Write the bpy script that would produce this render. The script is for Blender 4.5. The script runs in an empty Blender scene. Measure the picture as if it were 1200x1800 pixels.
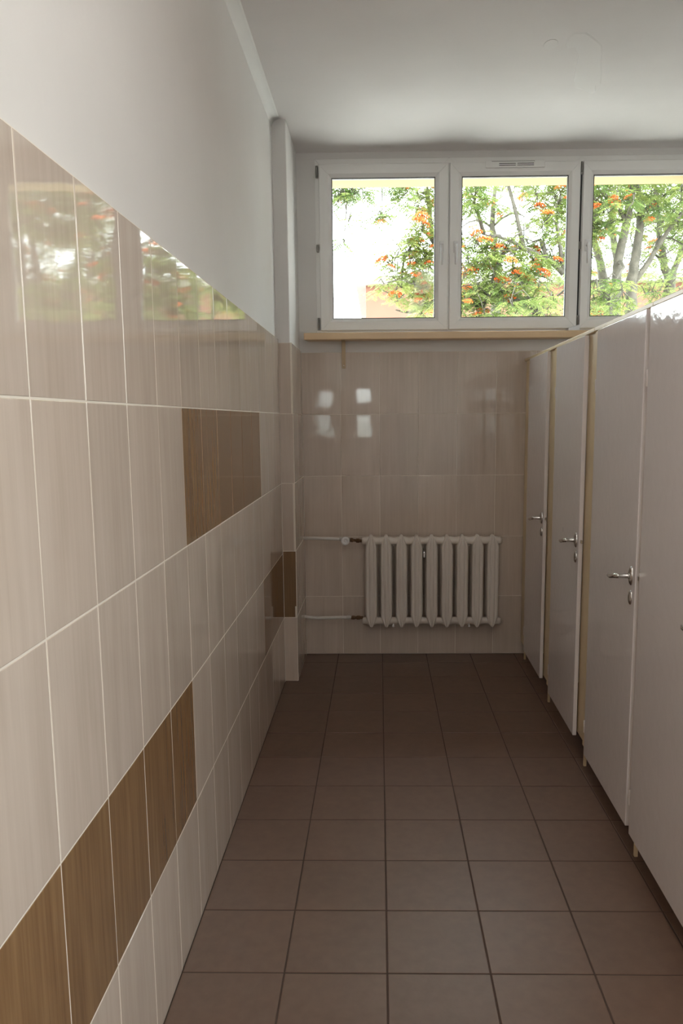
import bpy, bmesh, math, random
from mathutils import Vector, Matrix, noise
random.seed(7)
sc = bpy.context.scene
C = sc.collection

# ------------------------------------------------------------------ camera
FPX, CX, CY = 1402.51, 639.39, 941.43          # focal length and principal point in pixels of 1200x1800
YAW, PITCH, ROLL, CAMH = .0196, .1445, -.0078, 1.5386
cy_, sy_, cp_, sp_ = math.cos(YAW), math.sin(YAW), math.cos(PITCH), math.sin(PITCH)
Fv = Vector((-sy_*cp_, cy_*cp_, -sp_)); Rv = Vector((cy_, sy_, 0)); Uv = Rv.cross(Fv)
R2 = math.cos(ROLL)*Rv + math.sin(ROLL)*Uv; U2 = -math.sin(ROLL)*Rv + math.cos(ROLL)*Uv
cam_d = bpy.data.cameras.new('camera'); cam = bpy.data.objects.new('camera', cam_d); C.objects.link(cam)
cam.matrix_world = Matrix.Translation((0, 0, CAMH)) @ Matrix((R2, U2, -Fv)).transposed().to_4x4()
cam_d.sensor_fit = 'VERTICAL'; cam_d.sensor_height = 36; cam_d.lens = FPX/1800*36
cam_d.shift_x = (600-CX)/1800; cam_d.shift_y = (CY-900)/1800
cam_d.clip_start = .02; cam_d.clip_end = 200
sc.camera = cam

# ------------------------------------------------------------------ sky, exposure
SKY = 14.0
FILL_LAMP = 15.0  # glow of the fill lamps added out of view
w = bpy.data.worlds.new('world'); sc.world = w; w.use_nodes = True
nt = w.node_tree; bg = nt.nodes['Background']
gr = nt.nodes.new('ShaderNodeTexGradient'); tc = nt.nodes.new('ShaderNodeTexCoord'); sp = nt.nodes.new('ShaderNodeSeparateXYZ')
mr = nt.nodes.new('ShaderNodeMapRange'); mr.inputs[1].default_value = -.05; mr.inputs[2].default_value = .05
mx = nt.nodes.new('ShaderNodeMixRGB'); mx.inputs[1].default_value = (.16, .17, .13, 1); mx.inputs[2].default_value = (.94, .97, 1, 1)
nt.links.new(tc.outputs['Generated'], sp.inputs[0]); nt.links.new(sp.outputs['Z'], mr.inputs[0])
nt.links.new(mr.outputs[0], mx.inputs[0]); nt.links.new(mx.outputs[0], bg.inputs[0]); bg.inputs[1].default_value = SKY
nt.nodes.remove(gr)
vs = sc.view_settings; vs.view_transform = 'Standard'; vs.look = 'None'; vs.exposure = 0.0; vs.gamma = 1; vs.use_curve_mapping = False
try:
    sc.cycles.max_bounces = 10; sc.cycles.diffuse_bounces = 6; sc.cycles.glossy_bounces = 5; sc.cycles.transparent_max_bounces = 12
    sc.cycles.sample_clamp_indirect = 6; sc.cycles.caustics_reflective = False; sc.cycles.caustics_refractive = False
except Exception: pass

def portal(name, loc, rot, sx, sz):
    l = bpy.data.lights.new(name, 'AREA'); l.shape = 'RECTANGLE'; l.size = sx; l.size_y = sz; l.energy = 1
    l.cycles.is_portal = True
    o = bpy.data.objects.new(name, l); C.objects.link(o); o.location = loc; o.rotation_euler = rot
PI = math.pi
portal('portal_back', (.84, 5.24, 2.58), (-PI/2, 0, 0), 2.5, 1.05)
portal('portal_side', (2.16, -1.6, 1.925), (0, PI/2, 0), 1.95, 2.5)
portal('portal_rear', (-.25, -3.06, 1.68), (PI/2, 0, 0), .34, .9)

# ------------------------------------------------------------------ materials
def mat(name, col, rough=.5, metal=0, coat=0, coat_r=.05, spec=.5, bump=None, vary=0, vscale=3):
    m = bpy.data.materials.new(name); m.use_nodes = True; n = m.node_tree; b = n.nodes['Principled BSDF']
    b.inputs['Base Color'].default_value = (*col, 1); b.inputs['Roughness'].default_value = rough
    b.inputs['Metallic'].default_value = metal; b.inputs['Coat Weight'].default_value = coat
    b.inputs['Coat Roughness'].default_value = coat_r; b.inputs['Specular IOR Level'].default_value = spec
    t = n.nodes.new('ShaderNodeTexCoord')
    if vary:
        ns = n.nodes.new('ShaderNodeTexNoise'); ns.inputs['Scale'].default_value = vscale; ns.inputs['Detail'].default_value = 5
        n.links.new(t.outputs['Object'], ns.inputs['Vector'])
        r = n.nodes.new('ShaderNodeValToRGB')
        r.color_ramp.elements[0].position = .3; r.color_ramp.elements[1].position = .7
        r.color_ramp.elements[0].color = (*[c*(1-vary) for c in col], 1); r.color_ramp.elements[1].color = (*[min(1, c*(1+vary)) for c in col], 1)
        n.links.new(ns.outputs[0], r.inputs[0]); n.links.new(r.outputs[0], b.inputs['Base Color'])
    if bump:
        sc_, st = bump
        ns2 = n.nodes.new('ShaderNodeTexNoise'); ns2.inputs['Scale'].default_value = sc_; ns2.inputs['Detail'].default_value = 3
        n.links.new(t.outputs['Object'], ns2.inputs['Vector'])
        bp = n.nodes.new('ShaderNodeBump'); bp.inputs['Strength'].default_value = st; bp.inputs['Distance'].default_value = .01
        n.links.new(ns2.outputs[0], bp.inputs['Height']); n.links.new(bp.outputs[0], b.inputs['Normal'])
    return m

def grain_mat(name, c0, c1, rough, hor=60, ver=2.2, mott=.5, wav=.02):
    """glazed tile with vertical wood-like streaks; each tile offsets the grain by its own random number"""
    m = bpy.data.materials.new(name); m.use_nodes = True; n = m.node_tree; b = n.nodes['Principled BSDF']; L = n.links.new
    g = n.nodes.new('ShaderNodeNewGeometry'); at = n.nodes.new('ShaderNodeAttribute'); at.attribute_name = 'tile'
    mp = n.nodes.new('ShaderNodeVectorMath'); mp.operation = 'MULTIPLY'; mp.inputs[1].default_value = (hor, hor, ver)
    ad = n.nodes.new('ShaderNodeVectorMath'); ad.operation = 'ADD'
    ml = n.nodes.new('ShaderNodeVectorMath'); ml.operation = 'MULTIPLY'; ml.inputs[1].default_value = (53, 53, 53)
    L(g.outputs['Position'], mp.inputs[0]); L(at.outputs['Color'], ml.inputs[0]); L(mp.outputs[0], ad.inputs[0]); L(ml.outputs[0], ad.inputs[1])
    n1 = n.nodes.new('ShaderNodeTexNoise'); n1.inputs['Scale'].default_value = 1; n1.inputs['Detail'].default_value = 6; n1.inputs['Roughness'].default_value = .6
    L(ad.outputs[0], n1.inputs['Vector'])
    mp2 = n.nodes.new('ShaderNodeVectorMath'); mp2.operation = 'MULTIPLY'; mp2.inputs[1].default_value = (.22, .22, 1.2)
    L(ad.outputs[0], mp2.inputs[0])
    n2 = n.nodes.new('ShaderNodeTexNoise'); n2.inputs['Scale'].default_value = 1; n2.inputs['Detail'].default_value = 3; L(mp2.outputs[0], n2.inputs['Vector'])
    mxx = n.nodes.new('ShaderNodeMixRGB'); mxx.inputs[0].default_value = mott; L(n1.outputs[0], mxx.inputs[1]); L(n2.outputs[0], mxx.inputs[2])
    rp = n.nodes.new('ShaderNodeValToRGB'); rp.color_ramp.elements[0].position = .32; rp.color_ramp.elements[1].position = .68
    rp.color_ramp.elements[0].color = (*c0, 1); rp.color_ramp.elements[1].color = (*c1, 1)
    L(mxx.outputs[0], rp.inputs[0])
    hs = n.nodes.new('ShaderNodeHueSaturation'); mrr = n.nodes.new('ShaderNodeMapRange'); mrr.inputs[3].default_value = .95; mrr.inputs[4].default_value = 1.05
    L(at.outputs['Fac'], mrr.inputs[0]); L(mrr.outputs[0], hs.inputs['Value']); L(rp.outputs[0], hs.inputs['Color']); L(hs.outputs[0], b.inputs['Base Color'])
    b.inputs['Roughness'].default_value = rough
    n3 = n.nodes.new('ShaderNodeTexNoise'); n3.inputs['Scale'].default_value = 7; n3.inputs['Detail'].default_value = 1; L(g.outputs['Position'], n3.inputs['Vector'])
    bp = n.nodes.new('ShaderNodeBump'); bp.inputs['Strength'].default_value = wav; bp.inputs['Distance'].default_value = .02
    L(n3.outputs[0], bp.inputs['Height']); L(bp.outputs[0], b.inputs['Normal'])
    return m

M = {}
M['tile_light'] = grain_mat('tile_light', (.52, .435, .365), (.62, .53, .46), .035)
M['tile_dark'] = grain_mat('tile_dark', (.17, .092, .042), (.29, .175, .085), .07, 70, 2.5, .4)
M['grout'] = mat('grout', (.80, .74, .66), .7)
M['floor_tile'] = grain_mat('floor_tile', (.120, .066, .044), (.152, .088, .060), .42, 26, 26, .35, .05)
M['floor_grout'] = mat('floor_grout', (.07, .045, .035), .9)
M['plaster'] = mat('plaster', (.755, .745, .735), .75, bump=(14, .12), vary=.015)
M['ceiling'] = mat('ceiling', (.80, .775, .775), .8, bump=(10, .1), vary=.02)
M['patch'] = mat('patch', (.82, .80, .80), .8)
M['upvc'] = mat('upvc', (.90, .90, .89), .28)
M['gasket'] = mat('gasket', (.02, .02, .02), .5)
M['slot'] = mat('slot', (.03, .03, .03), .7)
M['hinge_grey'] = mat('hinge_grey', (.28, .27, .25), .4, metal=.6)
M['handle_white'] = mat('handle_white', (.85, .85, .86), .2)
M['sill'] = mat('sill_paint', (.74, .54, .33), .3, vary=.06, bump=(25, .1))
M['bracket'] = mat('bracket_paint', (.52, .40, .25), .4)
M['door'] = mat('door_paint', (.76, .72, .73), .10, spec=.42, bump=(22, .10), vary=.02, vscale=2)
M['dooredge'] = mat('door_edge', (.78, .73, .72), .3)
M['frame'] = mat('frame_paint', (.74, .60, .39), .38, vary=.06, vscale=8)
M['chrome'] = mat('satin_chrome', (.62, .61, .60), .22, metal=1)
M['key'] = mat('key_core', (.12, .11, .10), .4, metal=.8)
M['radiator'] = mat('radiator_paint', (.74, .685, .63), .36, bump=(40, .015), vary=.02)
M['pipe'] = mat('pipe_paint', (.66, .64, .60), .35)
M['rust'] = mat('rusty_brass', (.16, .085, .04), .55, metal=.5, vary=.4, vscale=60)
M['valve'] = mat('valve_grey', (.50, .49, .47), .35, metal=.3)
M['paper'] = mat('white_block', (.82, .85, .9), .4)
M['scuff'] = mat('scuff', (.30, .27, .28), .5)
M['bark'] = mat('bark', (.085, .075, .06), .9, bump=(60, .5), vary=.3, vscale=18)
M['berry'] = mat('berry', (.80, .14, .02), .35)
M['ground'] = mat('pale_paving', (.58, .56, .52), .95, vary=.15, vscale=.8)
M['pink'] = mat('pink_render', (.19, .085, .058), .9, vary=.05)
M['roofedge'] = mat('roof_edge', (.25, .22, .21), .7)
M['soffit'] = mat('soffit_yellow', (.36, .28, .14), .8)
M['facade'] = mat('facade_cream', (.5, .45, .3), .85)
M['ledge'] = mat('pale_sheet_metal', (.78, .78, .77), .5)
M['opal'] = mat('fill_diffuser', (.9, .88, .84), .4)  # glowing cover of the added fill lamps
_b = M['opal'].node_tree.nodes['Principled BSDF']; _b.inputs['Emission Color'].default_value = (1, .925, .875, 1); _b.inputs['Emission Strength'].default_value = FILL_LAMP
M['darkroom'] = mat('dark_glass', (.05, .06, .07), .1)

def leaf_mat(name, a, bcol):
    m = bpy.data.materials.new(name); m.use_nodes = True; n = m.node_tree; L = n.links.new
    b = n.nodes['Principled BSDF']; out = n.nodes['Material Output']
    oi = n.nodes.new('ShaderNodeAttribute'); oi.attribute_name = 'tile'
    rp = n.nodes.new('ShaderNodeValToRGB'); rp.color_ramp.elements[0].color = (*a, 1); rp.color_ramp.elements[1].color = (*bcol, 1)
    L(oi.outputs['Fac'], rp.inputs[0]); L(rp.outputs[0], b.inputs['Base Color']); b.inputs['Roughness'].default_value = .5
    tr = n.nodes.new('ShaderNodeBsdfTranslucent'); L(rp.outputs[0], tr.inputs[0])
    ms = n.nodes.new('ShaderNodeMixShader'); ms.inputs[0].default_value = .35
    L(b.outputs[0], ms.inputs[1]); L(tr.outputs[0], ms.inputs[2]); L(ms.outputs[0], out.inputs[0])
    return m
M['leaf'] = leaf_mat('leaf', (.08, .16, .045), (.33, .38, .11))
M['leaf_far'] = leaf_mat('leaf_far', (.13, .2, .06), (.3, .34, .1))

def glass_mat():
    m = bpy.data.materials.new('window_glass'); m.use_nodes = True; n = m.node_tree; L = n.links.new
    n.nodes.remove(n.nodes['Principled BSDF']); out = n.nodes['Material Output']
    t = n.nodes.new('ShaderNodeBsdfTransparent'); t.inputs[0].default_value = (.93, .96, .94, 1)
    g = n.nodes.new('ShaderNodeBsdfGlossy'); g.inputs['Roughness'].default_value = .01
    f = n.nodes.new('ShaderNodeFresnel'); f.inputs[0].default_value = 1.2
    ms = n.nodes.new('ShaderNodeMixShader'); L(f.outputs[0], ms.inputs[0]); L(t.outputs[0], ms.inputs[1]); L(g.outputs[0], ms.inputs[2]); L(ms.outputs[0], out.inputs[0])
    return m
M['glass'] = glass_mat()

# ------------------------------------------------------------------ helpers
def obj(name, bm, mats, parent=None, smooth=False):
    me = bpy.data.meshes.new(name)
    if smooth:
        for f in bm.faces: f.smooth = True
    bm.normal_update(); bm.to_mesh(me); bm.free()
    for m_ in (mats if isinstance(mats, (list, tuple)) else [mats]): me.materials.append(m_)
    o = bpy.data.objects.new(name, me); C.objects.link(o)
    if parent is not None:
        o.parent = parent
        o.matrix_parent_inverse = parent.matrix_world.inverted()
    return o
def tag(o, label=None, cat=None, group=None, kind=None):
    if label: o['label'] = label
    if cat: o['category'] = cat
    if group: o['group'] = group
    if kind: o['kind'] = kind
    return o
def empty(name, loc=(0, 0, 0)):
    o = bpy.data.objects.new(name, None); C.objects.link(o); o.location = loc; o.matrix_world = Matrix.Translation(loc); o.empty_display_size = .05
    return o
def box(bm, x0, x1, y0, y1, z0, z1, bev=0, mi=0, seg=1):
    r = bmesh.ops.create_cube(bm, size=1)
    vs_ = r['verts']
    for v in vs_: v.co = Vector(((x0+x1)/2+v.co.x*(x1-x0), (y0+y1)/2+v.co.y*(y1-y0), (z0+z1)/2+v.co.z*(z1-z0)))
    fs = {f for v in vs_ for f in v.link_faces}
    for f in fs: f.material_index = mi
    if bev:
        es = list({e for f in fs for e in f.edges})
        rr = bmesh.ops.bevel(bm, geom=es, offset=bev, segments=seg, affect='EDGES', profile=.5)
        for f in rr['faces']: f.material_index = mi
def bx(*a, **k):
    bm = bmesh.new(); box(bm, *a, **k); return bm
def tube(bm, pts, radii, seg=10, cap=True, mi=0):
    pts = [Vector(p) for p in pts]; rings = []
    if not hasattr(radii, '__len__'): radii = [radii]*len(pts)
    up = None
    for i, p in enumerate(pts):
        d = (pts[min(i+1, len(pts)-1)] - pts[max(i-1, 0)]).normalized()
        if up is None:
            up = d.orthogonal().normalized()
        up = (up - d*up.dot(d)).normalized() if (up - d*up.dot(d)).length > 1e-6 else d.orthogonal().normalized()
        s = d.cross(up)
        rings.append([bm.verts.new(p + (up*math.cos(2*PI*k/seg) + s*math.sin(2*PI*k/seg))*radii[i]) for k in range(seg)])
    for a, b in zip(rings, rings[1:]):
        for k in range(seg):
            f = bm.faces.new((a[k], a[(k+1) % seg], b[(k+1) % seg], b[k])); f.smooth = True; f.material_index = mi
    if cap:
        for r in (rings[0][::-1], rings[-1]):
            f = bm.faces.new(r); f.material_index = mi
def lathe(bm, axis_o, axis_d, prof, seg=16, mi=0):
    """prof: list of (distance along axis, radius)"""
    d = Vector(axis_d).normalized(); u = d.orthogonal().normalized(); s = d.cross(u); o = Vector(axis_o); rings = []
    for t, r in prof:
        rings.append([bm.verts.new(o + d*t + (u*math.cos(2*PI*k/seg)+s*math.sin(2*PI*k/seg))*max(r, 1e-5)) for k in range(seg)])
    for a, b in zip(rings, rings[1:]):
        for k in range(seg):
            f = bm.faces.new((a[k], a[(k+1) % seg], b[(k+1) % seg], b[k])); f.smooth = True; f.material_index = mi
    for r in (rings[0][::-1], rings[-1]): bm.faces.new(r).material_index = mi

# ------------------------------------------------------------------ room shell
XL, XP, XR = -.5627, -.4860, 2.12
YB, YP, YR = 5.133, 4.575, -3.0
ZC = 3.15
TH = .011    # thickness of the tiling over the plaster
def tag_attr(me, vals):
    at = me.attributes.new('tile', 'FLOAT_COLOR', 'CORNER')
    li = 0
    for p in me.polygons:
        v = vals[p.index]
        for l in p.loop_indices: at.data[l].color = (v, v, v, 1)
def tiling(name, parent, P, us, vs_, dark, gap=.0036, bev=.0016, mats=None, grout_back=.0009, thick=TH):
    """P(u, v, d) -> world point at depth d behind the tile face; a mesh of single tiles on a grout bed"""
    verts = []; faces = []; mi = []; val = []
    for i in range(len(us)-1):
        for j in range(len(vs_)-1):
            u0, u1, v0, v1 = us[i]+gap/2, us[i+1]-gap/2, vs_[j]+gap/2, vs_[j+1]-gap/2
            r = random.random(); k = 1 if dark(i, j) else 0
            wob = [random.uniform(-.0004, .0004) for _ in range(4)]
            rings = []
            for ins, dep in ((0, .004), (0, .0012), (bev*.35, .0003), (bev, 0)):
                b0 = len(verts)
                for q, (a, b) in enumerate(((u0+ins, v0+ins), (u1-ins, v0+ins), (u1-ins, v1-ins), (u0+ins, v1-ins))):
                    verts.append(P(a, b, dep + (wob[q] if dep < .004 else 0)))
                rings.append(b0)
            for a, b in zip(rings, rings[1:]):
                for q in range(4):
                    faces.append((a+q, a+(q+1) % 4, b+(q+1) % 4, b+q)); mi.append(k); val.append(r)
            faces.append(tuple(rings[-1]+q for q in range(4))); mi.append(k); val.append(r)
    b0 = len(verts)
    U0, U1, V0, V1 = us[0], us[-1], vs_[0], vs_[-1]
    for dep in (thick, grout_back):
        for a, b in ((U0, V0), (U1, V0), (U1, V1), (U0, V1)): verts.append(P(a, b, dep))
    for q in range(4): faces.append((b0+q, b0+(q+1) % 4, b0+4+(q+1) % 4, b0+4+q)); mi.append(2); val.append(.5)
    faces.append((b0+4, b0+5, b0+6, b0+7)); mi.append(2); val.append(.5)
    faces.append((b0+3, b0+2, b0+1, b0)); mi.append(2); val.append(.5)
    me = bpy.data.meshes.new(name); me.from_pydata([tuple(v) for v in verts], [], faces)
    for m_ in (mats or [M['tile_light'], M['tile_dark'], M['grout']]): me.materials.append(m_)
    for p, k in zip(me.polygons, mi): p.material_index = k
    bm = bmesh.new(); bm.from_mesh(me); bmesh.ops.recalc_face_normals(bm, faces=bm.faces); bm.to_mesh(me); bm.free()
    tag_attr(me, val)
    o = bpy.data.objects.new(name, me); C.objects.link(o)
    if parent: o.parent = parent
    return o

floor = obj('floor', bx(XL-.3, XR+.3, YR-.3, YB+.3, -.2, -.0105), M['floor_grout']); tag(floor, kind='structure')
fxs = [XL] + [.016+.2895*k for k in range(-1, 7)] + [XR]
fys = [YR] + [2.0393+.2895*k for k in range(-17, 11)] + [YB]
tiling('floor_tiles', floor, lambda u, v, d: (u, v, -d), fxs, fys, lambda i, j: False, gap=.005, bev=.0012,
       mats=[M['floor_tile'], M['floor_tile'], M['floor_grout']], grout_back=.0012, thick=.01)
ceil = obj('ceiling', bx(XL-.3, XR+.3, YR-.3, YB+.25, ZC, ZC+.25), M['ceiling']); tag(ceil, kind='structure')

# left wall
wl = obj('wall_left', bx(XL-.3, XL-TH, YR-.3, YB+.3, -.2, ZC+.1), M['plaster']); tag(wl, kind='structure')
lys = [YR] + [1.297+.25*k for k in range(-17, 14)] + [YP]
lzs = [0, .385, .769, 1.175, 1.577, 1.990]
def ldark(i, j):
    y = (lys[i]+lys[i+1])/2
    if j == 3: return 2.297 < y < 3.797
    if j == 1: return y < 2.297 or y > 3.797
    return False
tiling('left_tiles', wl, lambda u, v, d: (XL-d, u, v), lys, lzs, ldark)
# rounded plaster cove where the left wall meets the ceiling
bm = bmesh.new(); CR = .045; prof = [(XL-TH-.01, ZC+.01), (XL-TH-.01, ZC-CR)] + [(XL-TH+CR-CR*math.cos(a*PI/16), ZC-CR+CR*math.sin(a*PI/16)) for a in range(9)] + [(XL-TH+CR, ZC+.01)]
ra = [bm.verts.new((x, YR-.1, z)) for x, z in prof]; rb = [bm.verts.new((x, YP+.05, z)) for x, z in prof]
for k in range(len(prof)):
    q = (k+1) % len(prof); f = bm.faces.new((ra[k], ra[q], rb[q], rb[k])); f.smooth = 1 <= k <= 9
bm.faces.new(ra[::-1]); bm.faces.new(rb); bmesh.ops.recalc_face_normals(bm, faces=bm.faces)
tag(obj('trim_4', bm, M['plaster']), kind='structure')
# pilaster in the far left corner
pl = obj('wall_pilaster', bx(XL-.1, XP-TH, YP+TH, YB+.1, -.1, ZC+.05, bev=.006, seg=2), M['plaster']); tag(pl, kind='structure')
pzs = [0, .387, .783, 1.178, 1.574, 1.968]
tiling('pilaster_front_tiles', pl, lambda u, v, d: (u, YP+d, v), [XL, XP], pzs, lambda i, j: j == 1)
tiling('pilaster_side_tiles', pl, lambda u, v, d: (XP-d, u, v), [YP, YP+.25, YP+.5, YB], pzs, lambda i, j: False)
# back wall with the window opening
WX0, WX1, WZ0, WZ1 = -.385, 2.075, 2.055, 3.112
bm = bmesh.new(); y0, y1 = YB+TH, YB+.26
box(bm, XL-.3, XR+.3, y0, y1, -.2, WZ0); box(bm, XL-.3, XR+.3, y0, y1, WZ1, ZC+.25)
box(bm, XL-.3, WX0, y0, y1, WZ0, WZ1); box(bm, WX1, XR+.3, y0, y1, WZ0, WZ1)
wb = obj('wall_back', bm, M['plaster']); tag(wb, kind='structure')
bxs = [XP] + [-.2426+.2466*k for k in range(0, 10)] + [XR]
bzs = [0, .389, .784, 1.180, 1.572, 1.957]
tiling('back_tiles', wb, lambda u, v, d: (u, YB+d, v), bxs, bzs, lambda i, j: False, gap=.0026)
# right wall behind the cubicles, with an unseen window added beside the viewer for fill light
bm = bmesh.new(); SY0, SY1, SZ0, SZ1 = -2.85, -.35, .95, 2.9
box(bm, XR, XR+.3, YR-.3, SY0, -.2, ZC+.1); box(bm, XR, XR+.3, SY1, YB+.3, -.2, ZC+.1)
box(bm, XR, XR+.3, SY0, SY1, -.2, SZ0); box(bm, XR, XR+.3, SY0, SY1, SZ1, ZC+.1)
wr = obj('wall_right', bm, M['plaster']); tag(wr, kind='structure')
ryl = [1.9+.25*k for k in range(0, 13)] + [YB]
tiling('right_tiles', wr, lambda u, v, d: (XR-.0115+d, u, v), ryl, bzs, lambda i, j: False)
# rear wall with a glazed door
RX0, RX1, RZ0, RZ1, RZ2, RZ3 = -.35, -.13, 1.27, 1.60, 1.80, 2.02
bm = bmesh.new()
for a in ((XL-.3, RX0, 0, ZC), (RX1, XR+.3, 0, ZC), (RX0, RX1, -.1, RZ0), (RX0, RX1, RZ1, RZ2), (RX0, RX1, RZ3, ZC)):
    box(bm, a[0], a[1], YR-.15, YR, a[2]-(.1 if a[2] == 0 else 0), a[3]+(.05 if a[3] == ZC else 0))
wq = obj('wall_rear', bm, M['plaster']); tag(wq, kind='structure')

# ------------------------------------------------------------------ windows
def mitre_frame(bm, x0, x1, z0, z1, wd, y0, y1, bev=.004, gap=.0005, mi=0):
    """four mitred bars"""
    o_ = [(x0, z0), (x1, z0), (x1, z1), (x0, z1)]; i_ = [(x0+wd, z0+wd), (x1-wd, z0+wd), (x1-wd, z1-wd), (x0+wd, z1-wd)]
    for k in range(4):
        a, b, c, d = o_[k], o_[(k+1) % 4], i_[(k+1) % 4], i_[k]
        dx, dz = (b[0]-a[0]), (b[1]-a[1]); ln = math.hypot(dx, dz); dx /= ln; dz /= ln
        a = (a[0]+dx*gap, a[1]+dz*gap); d = (d[0]+dx*gap, d[1]+dz*gap); b = (b[0]-dx*gap, b[1]-dz*gap); c = (c[0]-dx*gap, c[1]-dz*gap)
        f_ = [bm.verts.new((p[0], y0, p[1])) for p in (a, b, c, d)]; g_ = [bm.verts.new((p[0], y1, p[1])) for p in (a, b, c, d)]
        fs = [bm.faces.new(f_), bm.faces.new(g_[::-1])] + [bm.faces.new((f_[(q+1) % 4], f_[q], g_[q], g_[(q+1) % 4])) for q in range(4)]
        for f in fs: f.material_index = mi
        es = [bm.edges.get((f_[0], f_[1])), bm.edges.get((f_[2], f_[3]))]
        bmesh.ops.bevel(bm, geom=es, offset=bev, segments=2, affect='EDGES')
ZS0, ZS1, ZG0, ZG1 = 2.091, 3.078, 2.163, 3.000
def window(n, fx0, fx1, sx0, sx1, gx0, gx1, handle_x, hinge_x, dark_gap):
    r = empty('window_%d' % n, (fx0, YB, WZ0)); tag(r, kind='structure')
    bm = bmesh.new()
    mitre_frame(bm, fx0, fx1, WZ0, WZ1, .060, YB+.012, YB+.075, bev=.002)
    obj('window_frame', bm, M['upvc'], r)
    # sash: inner edge follows the glass
    bm = bmesh.new()
    o_ = [(sx0, ZS0), (sx1, ZS0), (sx1, ZS1), (sx0, ZS1)]; i_ = [(gx0, ZG0), (gx1, ZG0), (gx1, ZG1), (gx0, ZG1)]
    def lerp(a, b, t): return (a[0]+(b[0]-a[0])*t, a[1]+(b[1]-a[1])*t)
    g = .0005
    for k in range(4):
        a, b, c, d = o_[k], o_[(k+1) % 4], i_[(k+1) % 4], i_[k]
        dx, dz = b[0]-a[0], b[1]-a[1]; ln = math.hypot(dx, dz); dx /= ln; dz /= ln
        a = (a[0]+dx*g, a[1]+dz*g); d = (d[0]+dx*g, d[1]+dz*g); b = (b[0]-dx*g, b[1]-dz*g); c = (c[0]-dx*g, c[1]-dz*g)
        m0, m1 = lerp(a, d, .72), lerp(b, c, .72)
        prof = [(a, b, YB+.062), (a, b, YB-.004), (lerp(a, d, .04), lerp(b, c, .04), YB-.007), (m0, m1, YB-.007), (d, c, YB+.006), (d, c, YB+.05)]
        rows = [(bm.verts.new((p[0], y, p[1])), bm.verts.new((q[0], y, q[1]))) for p, q, y in prof]
        for (p, q), (s, t) in zip(rows, rows[1:]+rows[:1]): bm.faces.new((p, q, t, s))
        bm.faces.new([p for p, q in rows]); bm.faces.new([q for p, q in rows][::-1])
    bmesh.ops.recalc_face_normals(bm, faces=bm.faces)
    sash = obj('sash', bm, M['upvc'], r)
    bm = bmesh.new(); mitre_frame(bm, gx0, gx1, ZG0, ZG1, .0045, YB+.006, YB+.03, bev=.0005)
    obj('gasket', bm, M['gasket'], sash)
    obj('glass_pane', bx(gx0+.001, gx1-.001, YB+.018, YB+.022, ZG0+.001, ZG1-.001), M['glass'], sash)
    # lever handle
    hz = 2.585; bm = bmesh.new()
    box(bm, handle_x-.014, handle_x+.014, YB-.016, YB-.006, hz-.035, hz+.035, bev=.004, seg=2)
    lathe(bm, (handle_x, YB-.016, hz), (0, -1, 0), [(0, .009), (.016, .009)], 12)
    tube(bm, [(handle_x, YB-.035, hz+.012), (handle_x, YB-.038, hz-.01), (handle_x, YB-.036, hz-.06), (handle_x, YB-.032, hz-.108)], [.008, .0095, .0085, .006], 10)
    obj('window_handle', bm, M['handle_white'], sash, smooth=True)
    if dark_gap is not None:
        obj('seal_strip', bx(dark_gap-.0045, dark_gap+.0045, YB+.0085, YB+.0118, ZS0-.005, ZS1), M['gasket'], r)
    if hinge_x is not None:
        for hz0, hz1, k in ((3.0, 3.072, 0), (2.565, 2.61, 1), (2.095, 2.17, 0)):
            bm = bmesh.new()
            box(bm, hinge_x-.007, hinge_x+.007, YB-.003, YB+.012, hz0, hz1, bev=.002)
            if not k: lathe(bm, (hinge_x, YB-.004, hz0+.012), (0, 0, 1), [(0, .0055), (hz1-hz0-.024, .0055)], 10)
            obj('window_hinge', bm, M['hinge_grey'], r)
    return r, sash
window(1, WX0, .4360, -.3600, .4315, -.2830, .3515, .392, -.372, None)
w2, s2 = window(2, .4360, 1.2385, .4405, 1.2310, .5140, 1.1610, .478, None, None)
window(3, 1.2385, WX1, 1.2490, 2.050, 1.3130, 1.985, 1.282, 1.2395, 1.2400)
# trickle vent on the second sash
bm = bmesh.new(); box(bm, .655, 1.012, YB-.020, YB-.007, 3.040, 3.084, bev=.004, seg=2)
vent = obj('trickle_vent', bm, M['upvc'], s2)
bm = bmesh.new()
for zz in (3.052, 3.062):
    for a, b in ((.735, .835), (.845, .945)): box(bm, a, b, YB-.0207, YB-.0195, zz, zz+.0035)
box(bm, .69, .95, YB-.0207, YB-.0195, 3.0755, 3.0775)
obj('vent_slot', bm, M['slot'], vent)

# unseen side window added for fill light, and door lites behind the viewer (same kind of plain frame and glass)
r4 = empty('window_4', (XR, SY0, SZ0)); tag(r4, kind='structure')
bm = bmesh.new()
for a in ((SY0, SY0+.06, SZ0, SZ1), (SY1-.06, SY1, SZ0, SZ1), (SY0, SY1, SZ0, SZ0+.06), (SY0, SY1, SZ1-.06, SZ1), (-1.63, -1.57, SZ0, SZ1)):
    box(bm, XR+.05, XR+.11, a[0], a[1], a[2], a[3], bev=.004)
obj('window_frame', bm, M['upvc'], r4)
obj('glass_pane', bx(XR+.075, XR+.08, SY0+.03, SY1-.03, SZ0+.03, SZ1-.03), M['glass'], r4)
r5 = empty('door_1', (-.25, YR, 0)); tag(r5, kind='structure')
bm = bmesh.new(); DX0, DX1 = -.50, .40
for a in ((DX0, RX0-.0, .01, 2.25), (RX1, DX1, .01, 2.25), (RX0, RX1, .01, RZ0), (RX0, RX1, RZ1, RZ2), (RX0, RX1, RZ3, 2.25)):
    box(bm, a[0], a[1], YR+.001, YR+.04, a[2], a[3])
obj('door_panel', bm, M['door'], r5)
bm = bmesh.new()
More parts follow.
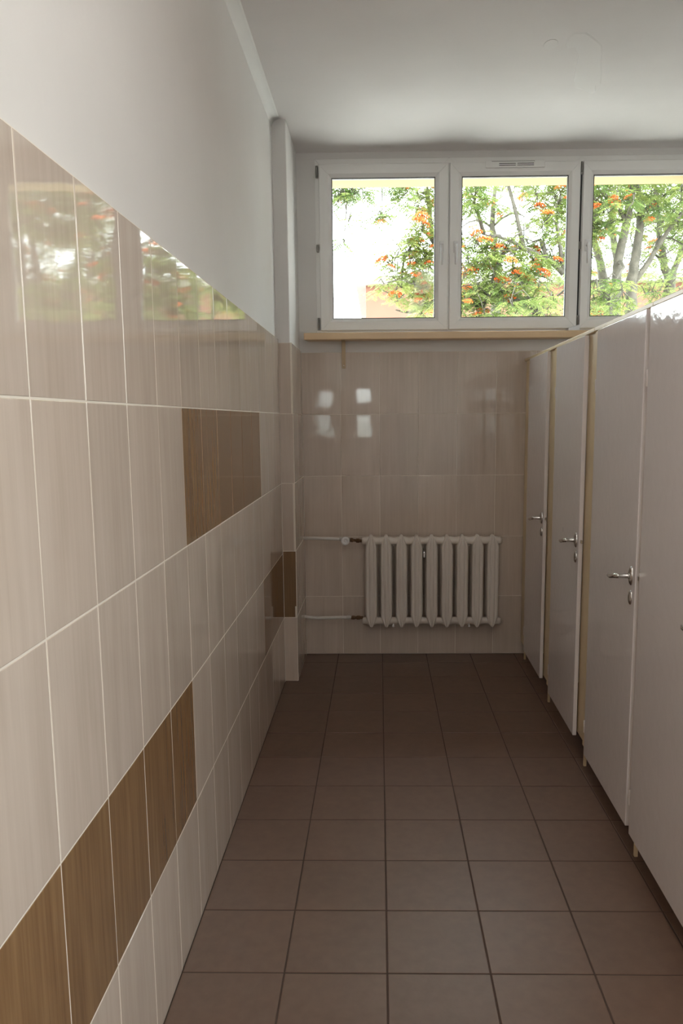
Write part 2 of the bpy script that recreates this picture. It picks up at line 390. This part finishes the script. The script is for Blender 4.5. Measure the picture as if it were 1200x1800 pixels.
for z0, z1 in ((RZ0, RZ1), (RZ2, RZ3)): box(bm, RX0, RX1, YR+.018, YR+.022, z0, z1)
obj('glass_pane', bm, M['glass'], r5)

# outdoor ledge of pale sheet metal below the panes, added to bounce daylight up to the ceiling
bm = bmesh.new(); box(bm, WX0, WX1, YB+.080, YB+.34, 2.056, 2.066, bev=.002)
for v in bm.verts: v.co.z += (YB+.34-v.co.y)*.10
tag(obj('bounce_ledge', bm, M['ledge']), kind='structure')

# unseen lamps added for fill light, on the ceiling behind and above the viewer
for ly in (-1.3, .9):
    lamp = empty('fill_lamp', (.52, ly, ZC)); tag(lamp, 'long opal fill lamp added out of view over the corridor, on the viewer side of the cubicles' if ly > 0 else 'long opal fill lamp added out of view near the rear door', 'ceiling lamp', 'added fill lamps')
    obj('housing', bx(.42, .62, ly-.64, ly+.64, ZC-.025, ZC-.0005, bev=.004), M['upvc'], lamp)
    obj('diffuser', bx(.43, .61, ly-.63, ly+.63, ZC-.105, ZC-.026, bev=.012, seg=2), M['opal'], lamp)

# ------------------------------------------------------------------ window sill, bracket, block
bm = bmesh.new(); box(bm, -.4605, WX1, YB-.100, YB+.011, 2.026, 2.069, bev=.005, seg=2)
for v in bm.verts:
    if v.co.x < -.4 and v.co.y > YB-.05: v.co.x += .016
sill = obj('window_sill_board', bm, M['sill'])
tag(sill, 'long beige painted sill board running under all the windows', 'windowsill')
bm = bmesh.new()
box(bm, -.2315, -.2075, YB-.004, YB-.0005, 1.857, 2.0255, bev=.001)
box(bm, -.2315, -.2075, YB-.085, YB-.0005, 2.0215, 2.0255, bev=.001)
br = obj('sill_bracket', bm, M['bracket']); tag(br, 'beige metal angle bracket hanging under the left end of the sill', 'bracket')
obj('screw', bx(-.2225, -.2165, YB-.0065, YB-.004, 1.872, 1.879, bev=.001), M['chrome'], br)
bm = bmesh.new(); box(bm, 1.165, 1.235, YB-.085, YB-.02, 2.069, 2.106, bev=.004, seg=2)
for v in bm.verts:
    if v.co.x < 1.18 and v.co.z > 2.08: v.co.z -= .022
tag(obj('white_block', bm, M['paper']), 'small white wedge-shaped block on the sill beside the cubicle tops', 'block')

# thin pale patches raised on the ceiling
def patch(name, pts, label, th=.004):
    bm = bmesh.new(); top = [bm.verts.new((x, y, ZC)) for x, y in pts]
    bot = [bm.verts.new((x+(cx_-x)*.06, y+(cyy-y)*.06, ZC-th)) for x, y in pts for cx_, cyy in [(sum(p[0] for p in pts)/len(pts), sum(p[1] for p in pts)/len(pts))]]
    n = len(pts)
    for k in range(n): bm.faces.new((top[k], top[(k+1) % n], bot[(k+1) % n], bot[k]))
    bm.faces.new(bot); bmesh.ops.recalc_face_normals(bm, faces=bm.faces)
    o = obj(name, bm, M['patch']); tag(o, label, 'plaster patch'); return o
patch('pale_patch', [(0.834,3.652),(0.881,3.654),(0.922,3.699),(0.982,3.775),(1.004,3.847),(1.030,3.959),(1.062,4.066),(1.092,4.194),(1.073,4.215),(1.093,4.290),(1.074,4.312),(1.041,4.280),(1.003,4.249),(0.975,4.233),(0.948,4.145),(0.917,3.981),(0.903,3.867),(0.866,3.782),(0.831,3.793),(0.817,3.757),(0.815,3.690)],
      'large irregular pale patch on the ceiling', .0015)
patch('pale_patch', [(.757+.031*math.cos(k*PI/10), 3.764+.05*math.sin(k*PI/10)) for k in range(20)], 'small round pale spot on the ceiling', .0015)

# ------------------------------------------------------------------ radiator
RY = 5.02
rad = empty('radiator', (.32, RY, .215)); tag(rad, 'white cast iron column radiator of nine sections under the window', 'radiator')
def section_bm():
    """one cast iron section, centred on x = 0: an outline in x-z, ridged front, depth .11"""
    bm = bmesh.new()
    N = 26; z0, z1 = .214, .808
    prof = []
    def halfw(z):
        t0 = (z-z0)/.075; t1 = (z1-z)/.075
        t = min(t0, t1, 1)
        t = max(t, 0)
        return .0065 + .0295*t**.75
    ridge = [(-1, .040), (-.96, .012), (-.80, .006), (-.58, .006), (-.48, .014), (-.36, .014), (-.26, .001), (0, 0), (.26, .001), (.36, .014), (.48, .014), (.58, .006), (.80, .006), (.96, .012), (1, .040)]
    zs = [z0 + (z1-z0)*k/N for k in range(N+1)]
    zs = sorted(set([z0+.085*(k/7) for k in range(8)] + [z1-.085*(k/7) for k in range(8)] + [z0+.085+(z1-z0-.17)*k/4 for k in range(5)]))
    D = .105; rows = []
    for z in zs:
        hw = halfw(z); fall = max(0, 1-min(z-z0, z1-z)/.06); yoff = .012*fall**2
        row = [bm.verts.new((u*hw, yoff + d*hw/.036, z)) for u, d in ridge]
        row += [bm.verts.new((u*(hw*1.22 if hw > .02 else hw), D - yoff - d*.8, z)) for u, d in ridge[::-1]]
        rows.append(row)
    n = len(rows[0])
    for a, b in zip(rows, rows[1:]):
        for k in range(n):
            f = bm.faces.new((a[k], a[(k+1) % n], b[(k+1) % n], b[k])); f.smooth = True
    bm.faces.new(rows[0][::-1]); bm.faces.new(rows[-1])
    bmesh.ops.recalc_face_normals(bm, faces=bm.faces)
    return bm
first = None
px0, pitch_ = -.054, .0967
for k in range(9):
    if first is None:
        s_ = obj('section', section_bm(), M['radiator'], rad); first = s_
        s_.location = (px0, RY-.040, 0)
    else:
        s_ = first.copy(); C.objects.link(s_); s_.location = (px0+pitch_*k, RY-.040, 0)
for zz in (.771, .250):
    bm = bmesh.new()
    prof = [(-.058, .014), (-.056, .021), (-.044, .0225)]
    for k in range(9):
        prof += [(k*pitch_-.034, .0235), (k*pitch_-.02, .027), (k*pitch_+.02, .027), (k*pitch_+.034, .0235)]
        if k < 8: prof += [(k*pitch_+pitch_/2-.004, .0225), (k*pitch_+pitch_/2+.004, .0225)]
    prof += [(8*pitch_+.044, .0235), (8*pitch_+.050, .024), (8*pitch_+.052, .019), (8*pitch_+.060, .017)]
    lathe(bm, (px0, RY+.012, zz), (1, 0, 0), prof, 20)
    obj('header_pipe', bm, M['radiator'], rad)
for xx in (.087, .575):
    bm = bmesh.new(); lathe(bm, (xx, RY+.0, .246), (0, 0, -1), [(0, .004), (.022, .004), (.024, .0065), (.034, .0075), (.038, .004)], 12)
    obj('drain_pin', bm, M['handle_white'], rad)
bm = bmesh.new(); tube(bm, [(px0+pitch_*3.5, RY-.01, .70), (px0+pitch_*3.5, RY+.105, .70)], .005, 8); box(bm, px0+pitch_*3.5-.007, px0+pitch_*3.5+.007, RY-.014, RY-.008, .665, .70, bev=.002)
obj('tie_bolt', bm, M['chrome'], rad)
for xx in (.09, .57):
    for zz in (.745, .226):
        bm = bmesh.new(); box(bm, xx-.006, xx+.006, RY+.01, YB-.0012, zz-.005, zz+.0, bev=.001); obj('wall_hook', bm, M['radiator'], rad)

# supply pipe with thermostatic valve
up = empty('heating_pipe', (XP, RY+.01, .79)); tag(up, 'upper white heating pipe with round valve, left of the radiator', 'pipe', 'radiator pipes')
py = RY+.012
bm = bmesh.new(); tube(bm, [(XP-.006, py, .792), (-.42, py, .791), (-.34, py, .787), (-.27, py, .785), (-.235, py, .784)], .0104, 14)
obj('pipe', bm, M['pipe'], up)
bm = bmesh.new(); lathe(bm, (-.255, py, .784), (1, 0, 0), [(0, .010), (.003, .013), (.018, .013), (.020, .009), (.05, .009), (.052, .012), (.068, .012)], 12)
vb = obj('valve_body', bm, M['valve'], up)
bm = bmesh.new(); lathe(bm, (-.216, py, .779), (0, -1, 0), [(0, .016), (.020, .018), (.024, .026), (.040, .0275), (.056, .026), (.060, .022), (.061, .013), (.055, .012), (.055, .006), (.0585, .005)], 24)
obj('valve_knob', bm, M['handle_white'], up)
bm = bmesh.new()
lathe(bm, (-.190, py, .779), (1, 0, -.10), [(0, .008), (.006, .013), (.022, .013), (.024, .009), (.040, .009), (.043, .0145), (.060, .0145), (.064, .010), (.083, .010)], 8)
obj('union_nut', bm, M['rust'], up)
lp = empty('heating_pipe', (XP, RY+.01, .27)); tag(lp, 'lower white heating pipe joining the radiator near the floor', 'pipe', 'radiator pipes')
bm = bmesh.new(); tube(bm, [(XP-.006, py, .280), (-.46, py, .274), (-.40, py, .268), (-.33, py, .269), (-.26, py, .272), (-.19, py, .272)], .0104, 14)
obj('pipe', bm, M['pipe'], lp)
bm = bmesh.new(); lathe(bm, (-.215, py, .272), (1, 0, 0), [(0, .010), (.003, .0125), (.022, .0125), (.025, .010), (.035, .010)], 12); obj('coupling', bm, M['pipe'], lp)
bm = bmesh.new(); lathe(bm, (-.186, py, .270), (1, 0, 0), [(0, .009), (.004, .013), (.022, .013), (.025, .009), (.036, .009), (.039, .0135), (.056, .0135), (.06, .010), (.078, .010)], 8); obj('union_nut', bm, M['rust'], lp)

# ------------------------------------------------------------------ toilet cubicles
def PX(Y): return .878+.0132*(Y-3)       # plane of the door faces
ZT, ZB = 1.888, .09
def skew(bm, y_ref=3.0):
    for v in bm.verts: v.co.x += PX(v.co.y)
doors = [  # near, far, end of unit (near), end of unit (far), leg Y
    (4.345, 4.890, 4.235, 5.130, 4.988, 'farthest white cubicle door, next to the tiled back wall'),
    (3.525, 4.109, 3.412, 4.235, 4.204, 'white cubicle door second from the back wall, with a small dark scuff'),
    (2.697, 3.315, 2.668, 3.412, 3.390, 'white cubicle door third from the back wall, with the window glare along its top'),
    (1.960, 2.655, 1.850, 2.668, 2.645, 'nearest white cubicle door, cut off by the right edge'),
]
names_ = ['farthest toilet cubicle with white door, against the tiled back wall',
          'second toilet cubicle from the back wall, small dark scuff on its white door',
          'third toilet cubicle from the back wall, window glare along the top of its door',
          'nearest toilet cubicle, its white door wide and only partly in view']
DT = .018
for k, (yn, yf, u0, u1, yl, _) in enumerate(doors):
    t = empty('toilet_cubicle', (PX(yn), yn, 0)); tag(t, names_[k], 'toilet cubicle', 'toilet cubicles')
    bm = bmesh.new(); box(bm, 0, DT, yn, yf, ZB-(.006 if k == 3 else 0), ZT, bev=.0022, seg=2); skew(bm)
    d = obj('door', bm, [M['door']], t)
    # lever handle
    ry, rz = yn+.043, .994; bm = bmesh.new(); x = PX(ry)
    bmesh.ops.create_uvsphere(bm, u_segments=18, v_segments=10, radius=1, matrix=Matrix.Translation((x, ry, rz)) @ Matrix.Diagonal((.011, .016, .034, 1)))
    lathe(bm, (x-.006, ry, rz), (-1, 0, 0), [(0, .011), (.008, .009), (.040, .008), (.048, .0085)], 14)
    lev = [(x-.047, ry-.002, rz), (x-.050, ry+.03, rz-.005), (x-.050, ry+.075, rz-.015), (x-.048, ry+.105, rz-.018), (x-.044, ry+.128, rz-.017)]
    b0 = len(bm.verts); tube(bm, lev, [.0085, .009, .0088, .007, .0025], 12)
    hd = obj('door_handle', bm, M['chrome'], d, smooth=True)
    bm = bmesh.new(); kz = .917
    bmesh.ops.create_uvsphere(bm, u_segments=18, v_segments=10, radius=1, matrix=Matrix.Translation((x, ry, kz)) @ Matrix.Diagonal((.009, .015, .026, 1)))
    kp = obj('key_plate', bm, M['chrome'], d, smooth=True)
    # hinges and latch bolt
    for hz in ((.215, 1.665) if k else (.215, 1.665)):
        bm = bmesh.new(); lathe(bm, (PX(yf)+.004, yf+.006, hz-.028), (0, 0, 1), [(0, .0045), (.003, .006), (.053, .006), (.056, .0045)], 12)
        obj('hinge', bm, M['dooredge'], t)
    bm = bmesh.new(); box(bm, PX(yn)+.006, PX(yn)+.013, yn-.012, yn+.001, rz-.007, rz+.007, bev=.001); obj('latch_bolt', bm, M['chrome'], d)
    if k == 1:
        bm = bmesh.new(); bmesh.ops.create_uvsphere(bm, u_segments=10, v_segments=6, radius=1, matrix=Matrix.Translation((PX(3.849), 3.849, 1.003)) @ Matrix.Diagonal((.0008, .006, .014, 1)))
        obj('scuff_mark', bm, M['scuff'], d)
    # frame: posts, rail and leg, set back behind the door face
    FX0, FX1 = DT+.003, DT+.030
    bm = bmesh.new()
    if u1-yf > .02: box(bm, FX0-.004, FX1, yf-.02, min(u1, 5.1)-.002, ZB+.004, ZT+.004, bev=.002); skew(bm)
    else: box(bm, FX0, FX1, yf-.02, u1-.002, ZB+.004, ZT+.004, bev=.002); skew(bm)
    obj('hinge_post', bm, M['frame'], t)
    bm = bmesh.new(); box(bm, FX0+.004, FX1, u0+.003, yn+.025, ZB+.010, ZT+.004, bev=.002); skew(bm)
    obj('latch_post', bm, M['frame'], t)
    bm = bmesh.new(); box(bm, FX0-.010, FX1, u0+.001, min(u1, YB-.002)-.001, ZT+.004, ZT+.019, bev=.002); skew(bm)
    box_ = obj('top_rail', bm, M['frame'], t)
    bm = bmesh.new(); box(bm, FX0+.001, FX0+.013, yl, yl+.014, 0, ZB+.012, bev=.001); skew(bm)
    obj('leg', bm, M['frame'], t)
    # partition panel between the cubicles
    pyy = u0+.004
    obj('side_panel', bx(PX(pyy)+FX1+.001, XR-.0125, pyy, pyy+.018, ZB+.01, ZT+.004, bev=.001), M['door'], t)

# ------------------------------------------------------------------ outside
tag(obj('trim_1', bx(WX0-.005, WX1, YB+.085, YB+.33, 3.030, 3.112), M['soffit']), kind='structure')      # the yellow lintel over the windows
tag(obj('trim_2', bx(2.005, 2.075, YB+.085, YB+.33, 2.09, 3.029), M['facade']), kind='structure')    # the cream pier beside the third window
tag(obj('ground', bx(-40, 60, YB+.262, 70, -1.4, -1.2), M['ground']), kind='structure')

# pink building far behind the trees
def at(x, y, Y):
    v = Fv + R2*((x-CX)/FPX) - U2*((y-CY)/FPX)
    return Vector((0, 0, CAMH)) + v*(Y/v.y)
b = empty('pink_building', (8, 26, -1.2)); tag(b, 'low pink rendered building with a grey roof edge behind the trees', 'building')
bl = -.37
obj('building_wall', bx(bl, 22, 25, 35, -1.2, 5.55), M['pink'], b)
obj('roof_edge', bx(bl-.3, 22.3, 24.7, 35.3, 5.55, 5.78), M['roofedge'], b)
for i in range(7):
    xx = 1.2+i*2.9
    wn = obj('window', bx(xx, xx+1.3, 24.93, 25.02, 2.2, 3.7), M['upvc'], b)
    obj('pane', bx(xx+.1, xx+1.2, 24.92, 24.95, 2.3, 3.6), M['darkroom'], wn)

def leaf_geo(verts, faces, vals, base, d, nrm, L_, rv):
    """a pinnate rowan leaf: 6 pairs of leaflets and one at the tip along a drooping rachis"""
    d = d.normalized(); s = d.cross(nrm)
    if s.length < 1e-3: s = d.orthogonal()
    s.normalize(); n = s.cross(d)
    p = base.copy(); dirn = d.copy(); step = L_/7.2
    for k in range(7):
        dirn = (dirn + Vector((0, 0, -.09))).normalized(); p = p + dirn*step
        if k == 0: continue
        ll = L_*(.36 if 1 < k < 6 else .30)
        sides = ((1, .42), (-1, .42)) if k < 6 else ((1, .5), (-1, .5), (0, 1))
        for sg, fwd in sides:
            ld = (s*sg*(1 if sg else 0) + dirn*fwd + Vector((0, 0, -.18)) + Vector([random.uniform(-.12, .12) for _ in range(3)])).normalized()
            wd_ = ld.cross(n).normalized()*ll*.15
            b0 = len(verts); q = p
            verts += [q, q+ld*ll*.45+wd_, q+ld*ll, q+ld*ll*.45-wd_]
            faces.append((b0, b0+1, b0+2, b0+3)); vals.append(min(1, max(0, rv+random.uniform(-.18, .18))))
berry_mesh = None
def berries():
    global berry_mesh
    if berry_mesh: return berry_mesh
    bm = bmesh.new(); rnd = random.Random(3)
    for k in range(46):
        a = rnd.uniform(0, 2*PI); rr = math.sqrt(rnd.random()); 
        p = Vector((math.cos(a)*rr*.062, math.sin(a)*rr*.062, -.012 + .024*(1-rr*rr) + rnd.uniform(-.008, .008)))
        bmesh.ops.create_icosphere(bm, subdivisions=1, radius=.0085, matrix=Matrix.Translation(p))
    for f in bm.faces: f.smooth = True
    berry_mesh = bpy.data.meshes.new('berry_cluster'); bm.to_mesh(berry_mesh); bm.free(); berry_mesh.materials.append(M['berry'])
    return berry_mesh

def tree(label, trunks, blobs, seed, leafm='leaf', nberry=30, light=.5):
    """trunks: list of (points, radii); blobs: list of (centre, radii, number of leaf bunches, attach point)"""
    rnd = random.Random(seed); random.seed(seed)
    base = Vector(trunks[0][0][0])
    t = empty('rowan_tree', base); tag(t, label, 'tree', 'rowan trees outside the windows')
    bm = bmesh.new()
    for pts, rad_ in trunks:
        sm = []; sr = []
        for i in range(len(pts)-1):
            a, c = Vector(pts[i]), Vector(pts[i+1])
            for q in range(4):
                f = q/4; sm.append(a.lerp(c, f) + Vector([rnd.uniform(-.012, .012) for _ in range(3)])); sr.append(rad_[i]+(rad_[i+1]-rad_[i])*f)
        sm.append(Vector(pts[-1])); sr.append(rad_[-1])
        tube(bm, sm, sr, 10)
    obj('trunk', bm, M['bark'], t)
    bmb = bmesh.new(); verts = []; faces = []; vals = []; tips = []
    for c, r, n, att in blobs:
        c = Vector(c); att = Vector(att); mid = att.lerp(c, .5) + Vector((rnd.uniform(-.1, .1), rnd.uniform(-.1, .1), .12))
        br_ = [att, att.lerp(mid, .5)+Vector((0, 0, .03)), mid, mid.lerp(c, .5)+Vector((0, 0, .03)), c]
        q_ = 1 if n > 8 else .4
        tube(bmb, br_, [v_*q_ for v_ in (.022, .019, .016, .012, .008)], 6)
        nodes = br_[1:]
        for i in range(int(n*3.4)):
            while True:
                v = Vector([rnd.uniform(-1, 1) for _ in range(3)])
                if v.length < 1: break
            p = c + Vector((v.x*r[0], v.y*r[1], v.z*r[2]))
            nd = min(nodes, key=lambda q: (q-p).length)
            if rnd.random() < .75:
                tube(bmb, [nd, nd.lerp(p, .5)+Vector((0, 0, rnd.uniform(.0, .08))), p], [.008, .006, .0035], 4)
                nodes.append(nd.lerp(p, .5)); nodes.append(p)
            lv = min(1, max(0, rnd.gauss(light, .2)))
            for q in range(rnd.randint(5, 7)):
                a = rnd.uniform(0, 2*PI); d = Vector((math.cos(a), math.sin(a), rnd.uniform(-.35, .35)))
                leaf_geo(verts, faces, vals, p, d, Vector((0, 0, 1)), rnd.uniform(.10, .155), lv)
            tips.append(p)
    obj('branches', bmb, M['bark'], t)
    me = bpy.data.meshes.new('foliage'); me.from_pydata([tuple(v) for v in verts], [], faces); me.materials.append(M[leafm]); tag_attr(me, vals)
    fo = bpy.data.objects.new('foliage', me); C.objects.link(fo); fo.parent = t; fo.matrix_parent_inverse = t.matrix_world.inverted(); fo['kind'] = 'stuff'
    tips.sort(key=lambda p: p.y)
    pick = rnd.sample(tips[:max(nberry, int(len(tips)*.75))], min(nberry, len(tips)))
    for p in pick:
        o = bpy.data.objects.new('berry_cluster', berries()); C.objects.link(o); o.parent = t; o.matrix_parent_inverse = t.matrix_world.inverted()
        o.location = p + Vector((0, 0, rnd.uniform(-.05, .03))); o.rotation_euler = (rnd.uniform(-.5, .5), rnd.uniform(-.5, .5), rnd.uniform(0, 6)); s = rnd.uniform(.8, 1.5); o.scale = (s, s, s)
    return t
G = -1.2
def poly(Y, pts, dy=0, ground=None):
    out = [at(x, y, Y+dy*i) for i, (x, y) in enumerate(pts)]
    if ground is not None: out = [Vector((ground, Y, G))] + out
    return out
# tree with the two straight stems in the third window
D = 9.2
A = poly(D, [(1083, 556), (1086, 462), (1100, 390), (1112, 325), (1118, 290)], ground=2.75)
B_ = poly(D+.1, [(1109, 546), (1109, 497), (1121, 432), (1125, 355), (1120, 290)], ground=2.95)
Br = poly(D+.1, [(1112, 500), (1151, 441), (1196, 376), (1240, 330)])
Bq = poly(D, [(1094, 415), (1062, 398), (1020, 385), (960, 360)])
tree('rowan tree with two straight grey stems in the third window, hung with orange berries',
     [(A, [.07, .055, .05, .045, .04, .03]), (B_, [.08, .065, .06, .05, .035, .02]), (Br, [.035, .028, .02, .01]), (Bq, [.018, .015, .012, .006])],
     [(at(1060, 360, 8.9), (.42, .5, .35), 20, A[3]), (at(1160, 350, 9.3), (.45, .5, .3), 20, B_[3]), (at(1090, 300, 9.2), (.8, .8, .4), 24, A[4]),
      (at(1200, 430, 9.6), (.45, .5, .4), 18, Br[1]), (at(1070, 520, 8.7), (.25, .3, .22), 9, A[2]), (at(1020, 430, 9.4), (.3, .4, .5), 16, A[3]),
      (at(1300, 380, 9.6), (.8, .8, .8), 40, Br[2]), (at(1120, 180, 9.5), (1.3, 1.1, .8), 70, A[5])], 11, nberry=34)
# leaning tree seen in the second window
D = 8.6
A = poly(D, [(965, 575), (948, 554), (913, 523), (880, 512), (850, 505)], ground=2.0)
B_ = poly(D-.1, [(842, 550), (862, 502), (880, 450), (905, 415), (930, 398)], ground=1.0)
Bc = poly(D, [(990, 480), (960, 455), (920, 435), (880, 416), (850, 412)])
tree('leaning rowan with thin curved branches and thick orange berries in the second window',
     [(A, [.06, .04, .035, .03, .022, .015]), (B_, [.02, .014, .013, .012, .010, .006]), (Bc, [.03, .026, .022, .015, .008])],
     [(at(835, 345, 8.3), (.22, .4, .2), 12, Bc[4]), (at(835, 470, 8.5), (.3, .4, .4), 26, Bc[3]), (at(900, 470, 8.6), (.35, .5, .35), 26, B_[3]),
      (at(960, 440, 8.8), (.35, .5, .45), 26, Bc[1]), (at(890, 535, 8.4), (.5, .5, .22), 24, A[2]), (at(985, 340, 8.9), (.3, .4, .3), 16, Bc[0]),
      (at(820, 545, 8.4), (.25, .3, .2), 9, B_[1]), (at(900, 250, 8.9), (1.0, .8, .45), 44, Bc[2])], 23, nberry=44, light=.55)
# tree filling the right half of the first window
D = 9.8
A = poly(D, [(800, 600), (790, 560), (775, 500), (768, 440), (755, 380), (750, 320)], ground=1.35)
Ac = poly(D, [(775, 525), (745, 540), (720, 548), (695, 545)])
Ad = poly(D, [(770, 450), (735, 440), (705, 448), (680, 462)])
tree('pale leafy rowan filling the right half of the first window',
     [(A, [.08, .06, .055, .045, .035, .025, .012]), (Ac, [.03, .024, .016, .008]), (Ad, [.022, .016, .010, .006])],
     [(at(745, 400, 9.6), (.26, .5, .35), 16, A[4]), (at(710, 450, 9.6), (.38, .5, .28), 18, Ad[1]), (at(752, 480, 9.7), (.3, .5, .35), 18, A[3]),
      (at(705, 505, 9.6), (.35, .4, .2), 12, Ad[1]), (at(752, 543, 9.6), (.25, .4, .15), 8, Ac[1]), (at(755, 335, 9.7), (.28, .4, .25), 12, A[5]),
      (at(760, 230, 9.8), (.9, .8, .6), 46, A[6])], 37, nberry=36, light=.75)
# the tree whose boughs hang into the top left of the first window
D = 8.0
A = [Vector((-2.6, D, G)), Vector((-2.5, D, 1.5)), Vector((-2.2, D, 3.2)), Vector((-1.8, D, 4.6)), Vector((-1.5, D, 5.6))]
Ab = [A[3], Vector((-1.2, D, 4.6)), at(600, 300, D), at(680, 300, D), at(730, 320, D)]
tree('rowan left of the windows whose boughs hang into the top of the first pane',
     [(A, [.11, .10, .09, .06, .03]), (Ab, [.05, .04, .03, .02, .01])],
     [(at(596, 345, 7.9), (.12, .3, .16), 4, Ab[2]), (at(640, 330, 7.9), (.22, .3, .1), 5, Ab[3]), (at(705, 335, 7.8), (.16, .3, .14), 6, Ab[4]),
      (at(672, 385, 7.8), (.10, .2, .08), 2, Ab[3]), (at(612, 390, 7.8), (.08, .2, .12), 1, Ab[2]), (at(605, 430, 7.8), (.06, .2, .06), 1, Ab[2]),
      (at(540, 300, 8), (.5, .6, .4), 26, Ab[1]), (Vector((-1.9, 8.2, 4.9)), (1.2, 1.2, .9), 90, A[3]), (Vector((-.4, 8.3, 5.3)), (1.2, 1.0, .6), 60, Ab[2])], 51, nberry=40, light=.35)
# trees standing further back on the right
D = 10.6
A = poly(D, [(1069, 545), (1060, 495), (1046, 425), (1043, 340)], ground=3.4)
A2 = poly(D+1, [(1170, 545), (1179, 491), (1165, 465), (1158, 400), (1150, 330)], ground=4.6)
tree('dark stemmed rowan in the lower left corner of the third window',
     [(A, [.09, .07, .06, .04, .02])],
     [(at(1045, 380, 10.7), (.4, .5, .5), 20, A[3]), (at(1050, 545, 10.2), (.3, .4, .25), 12, A[1]), (at(1010, 300, 10.8), (1.0, .8, .6), 40, A[4]), (at(960, 545, 10.9), (.6, .5, .25), 22, A[2])], 67, nberry=14, light=.55)
tree('rowan furthest back at the right, its forked stem low in the third window',
     [(A2, [.10, .08, .07, .05, .035, .02]), ([A2[2], at(1200, 430, D+1.1), at(1230, 360, D+1.2)], [.05, .035, .02])],
     [(at(1170, 400, 11.7), (.6, .6, .5), 26, A2[4]), (at(1160, 510, 11.3), (.35, .5, .2), 10, A2[2]), (at(1130, 460, 11.8), (.5, .5, .3), 12, A2[3]), (at(1190, 300, 11.8), (1.4, 1, .8), 60, A2[5]), (at(1350, 400, 12), (1.2, 1.2, 1.0), 60, A2[4])], 79, nberry=14, light=.6)
# thicket of further rowans behind, seen as soft green between the stems
D = 14.5
for kx, (px_, lab) in enumerate(((870, 'distant leafy rowan standing before the pink wall, behind the second window'), (1080, 'distant leafy rowan standing before the pink wall, behind the two grey stems'), (1290, 'distant leafy rowan standing before the pink wall, past the right edge of the third window'))):
    A = poly(D, [(px_, 540), (px_+6, 470), (px_-6, 400), (px_, 330)], ground=at(px_, 500, D).x)
    tree(lab, [(A, [.12, .09, .07, .05, .03])],
         [(at(px_-60, 400, D), (.7, .7, .6), 24, A[3]), (at(px_+50, 380, D), (.7, .7, .6), 24, A[3]), (at(px_, 490, D-.3), (1.1, .6, .35), 26, A[2]), (at(px_+10, 290, D), (1.4, 1, .8), 50, A[4])], 90+kx, 'leaf_far', nberry=22, light=.6)
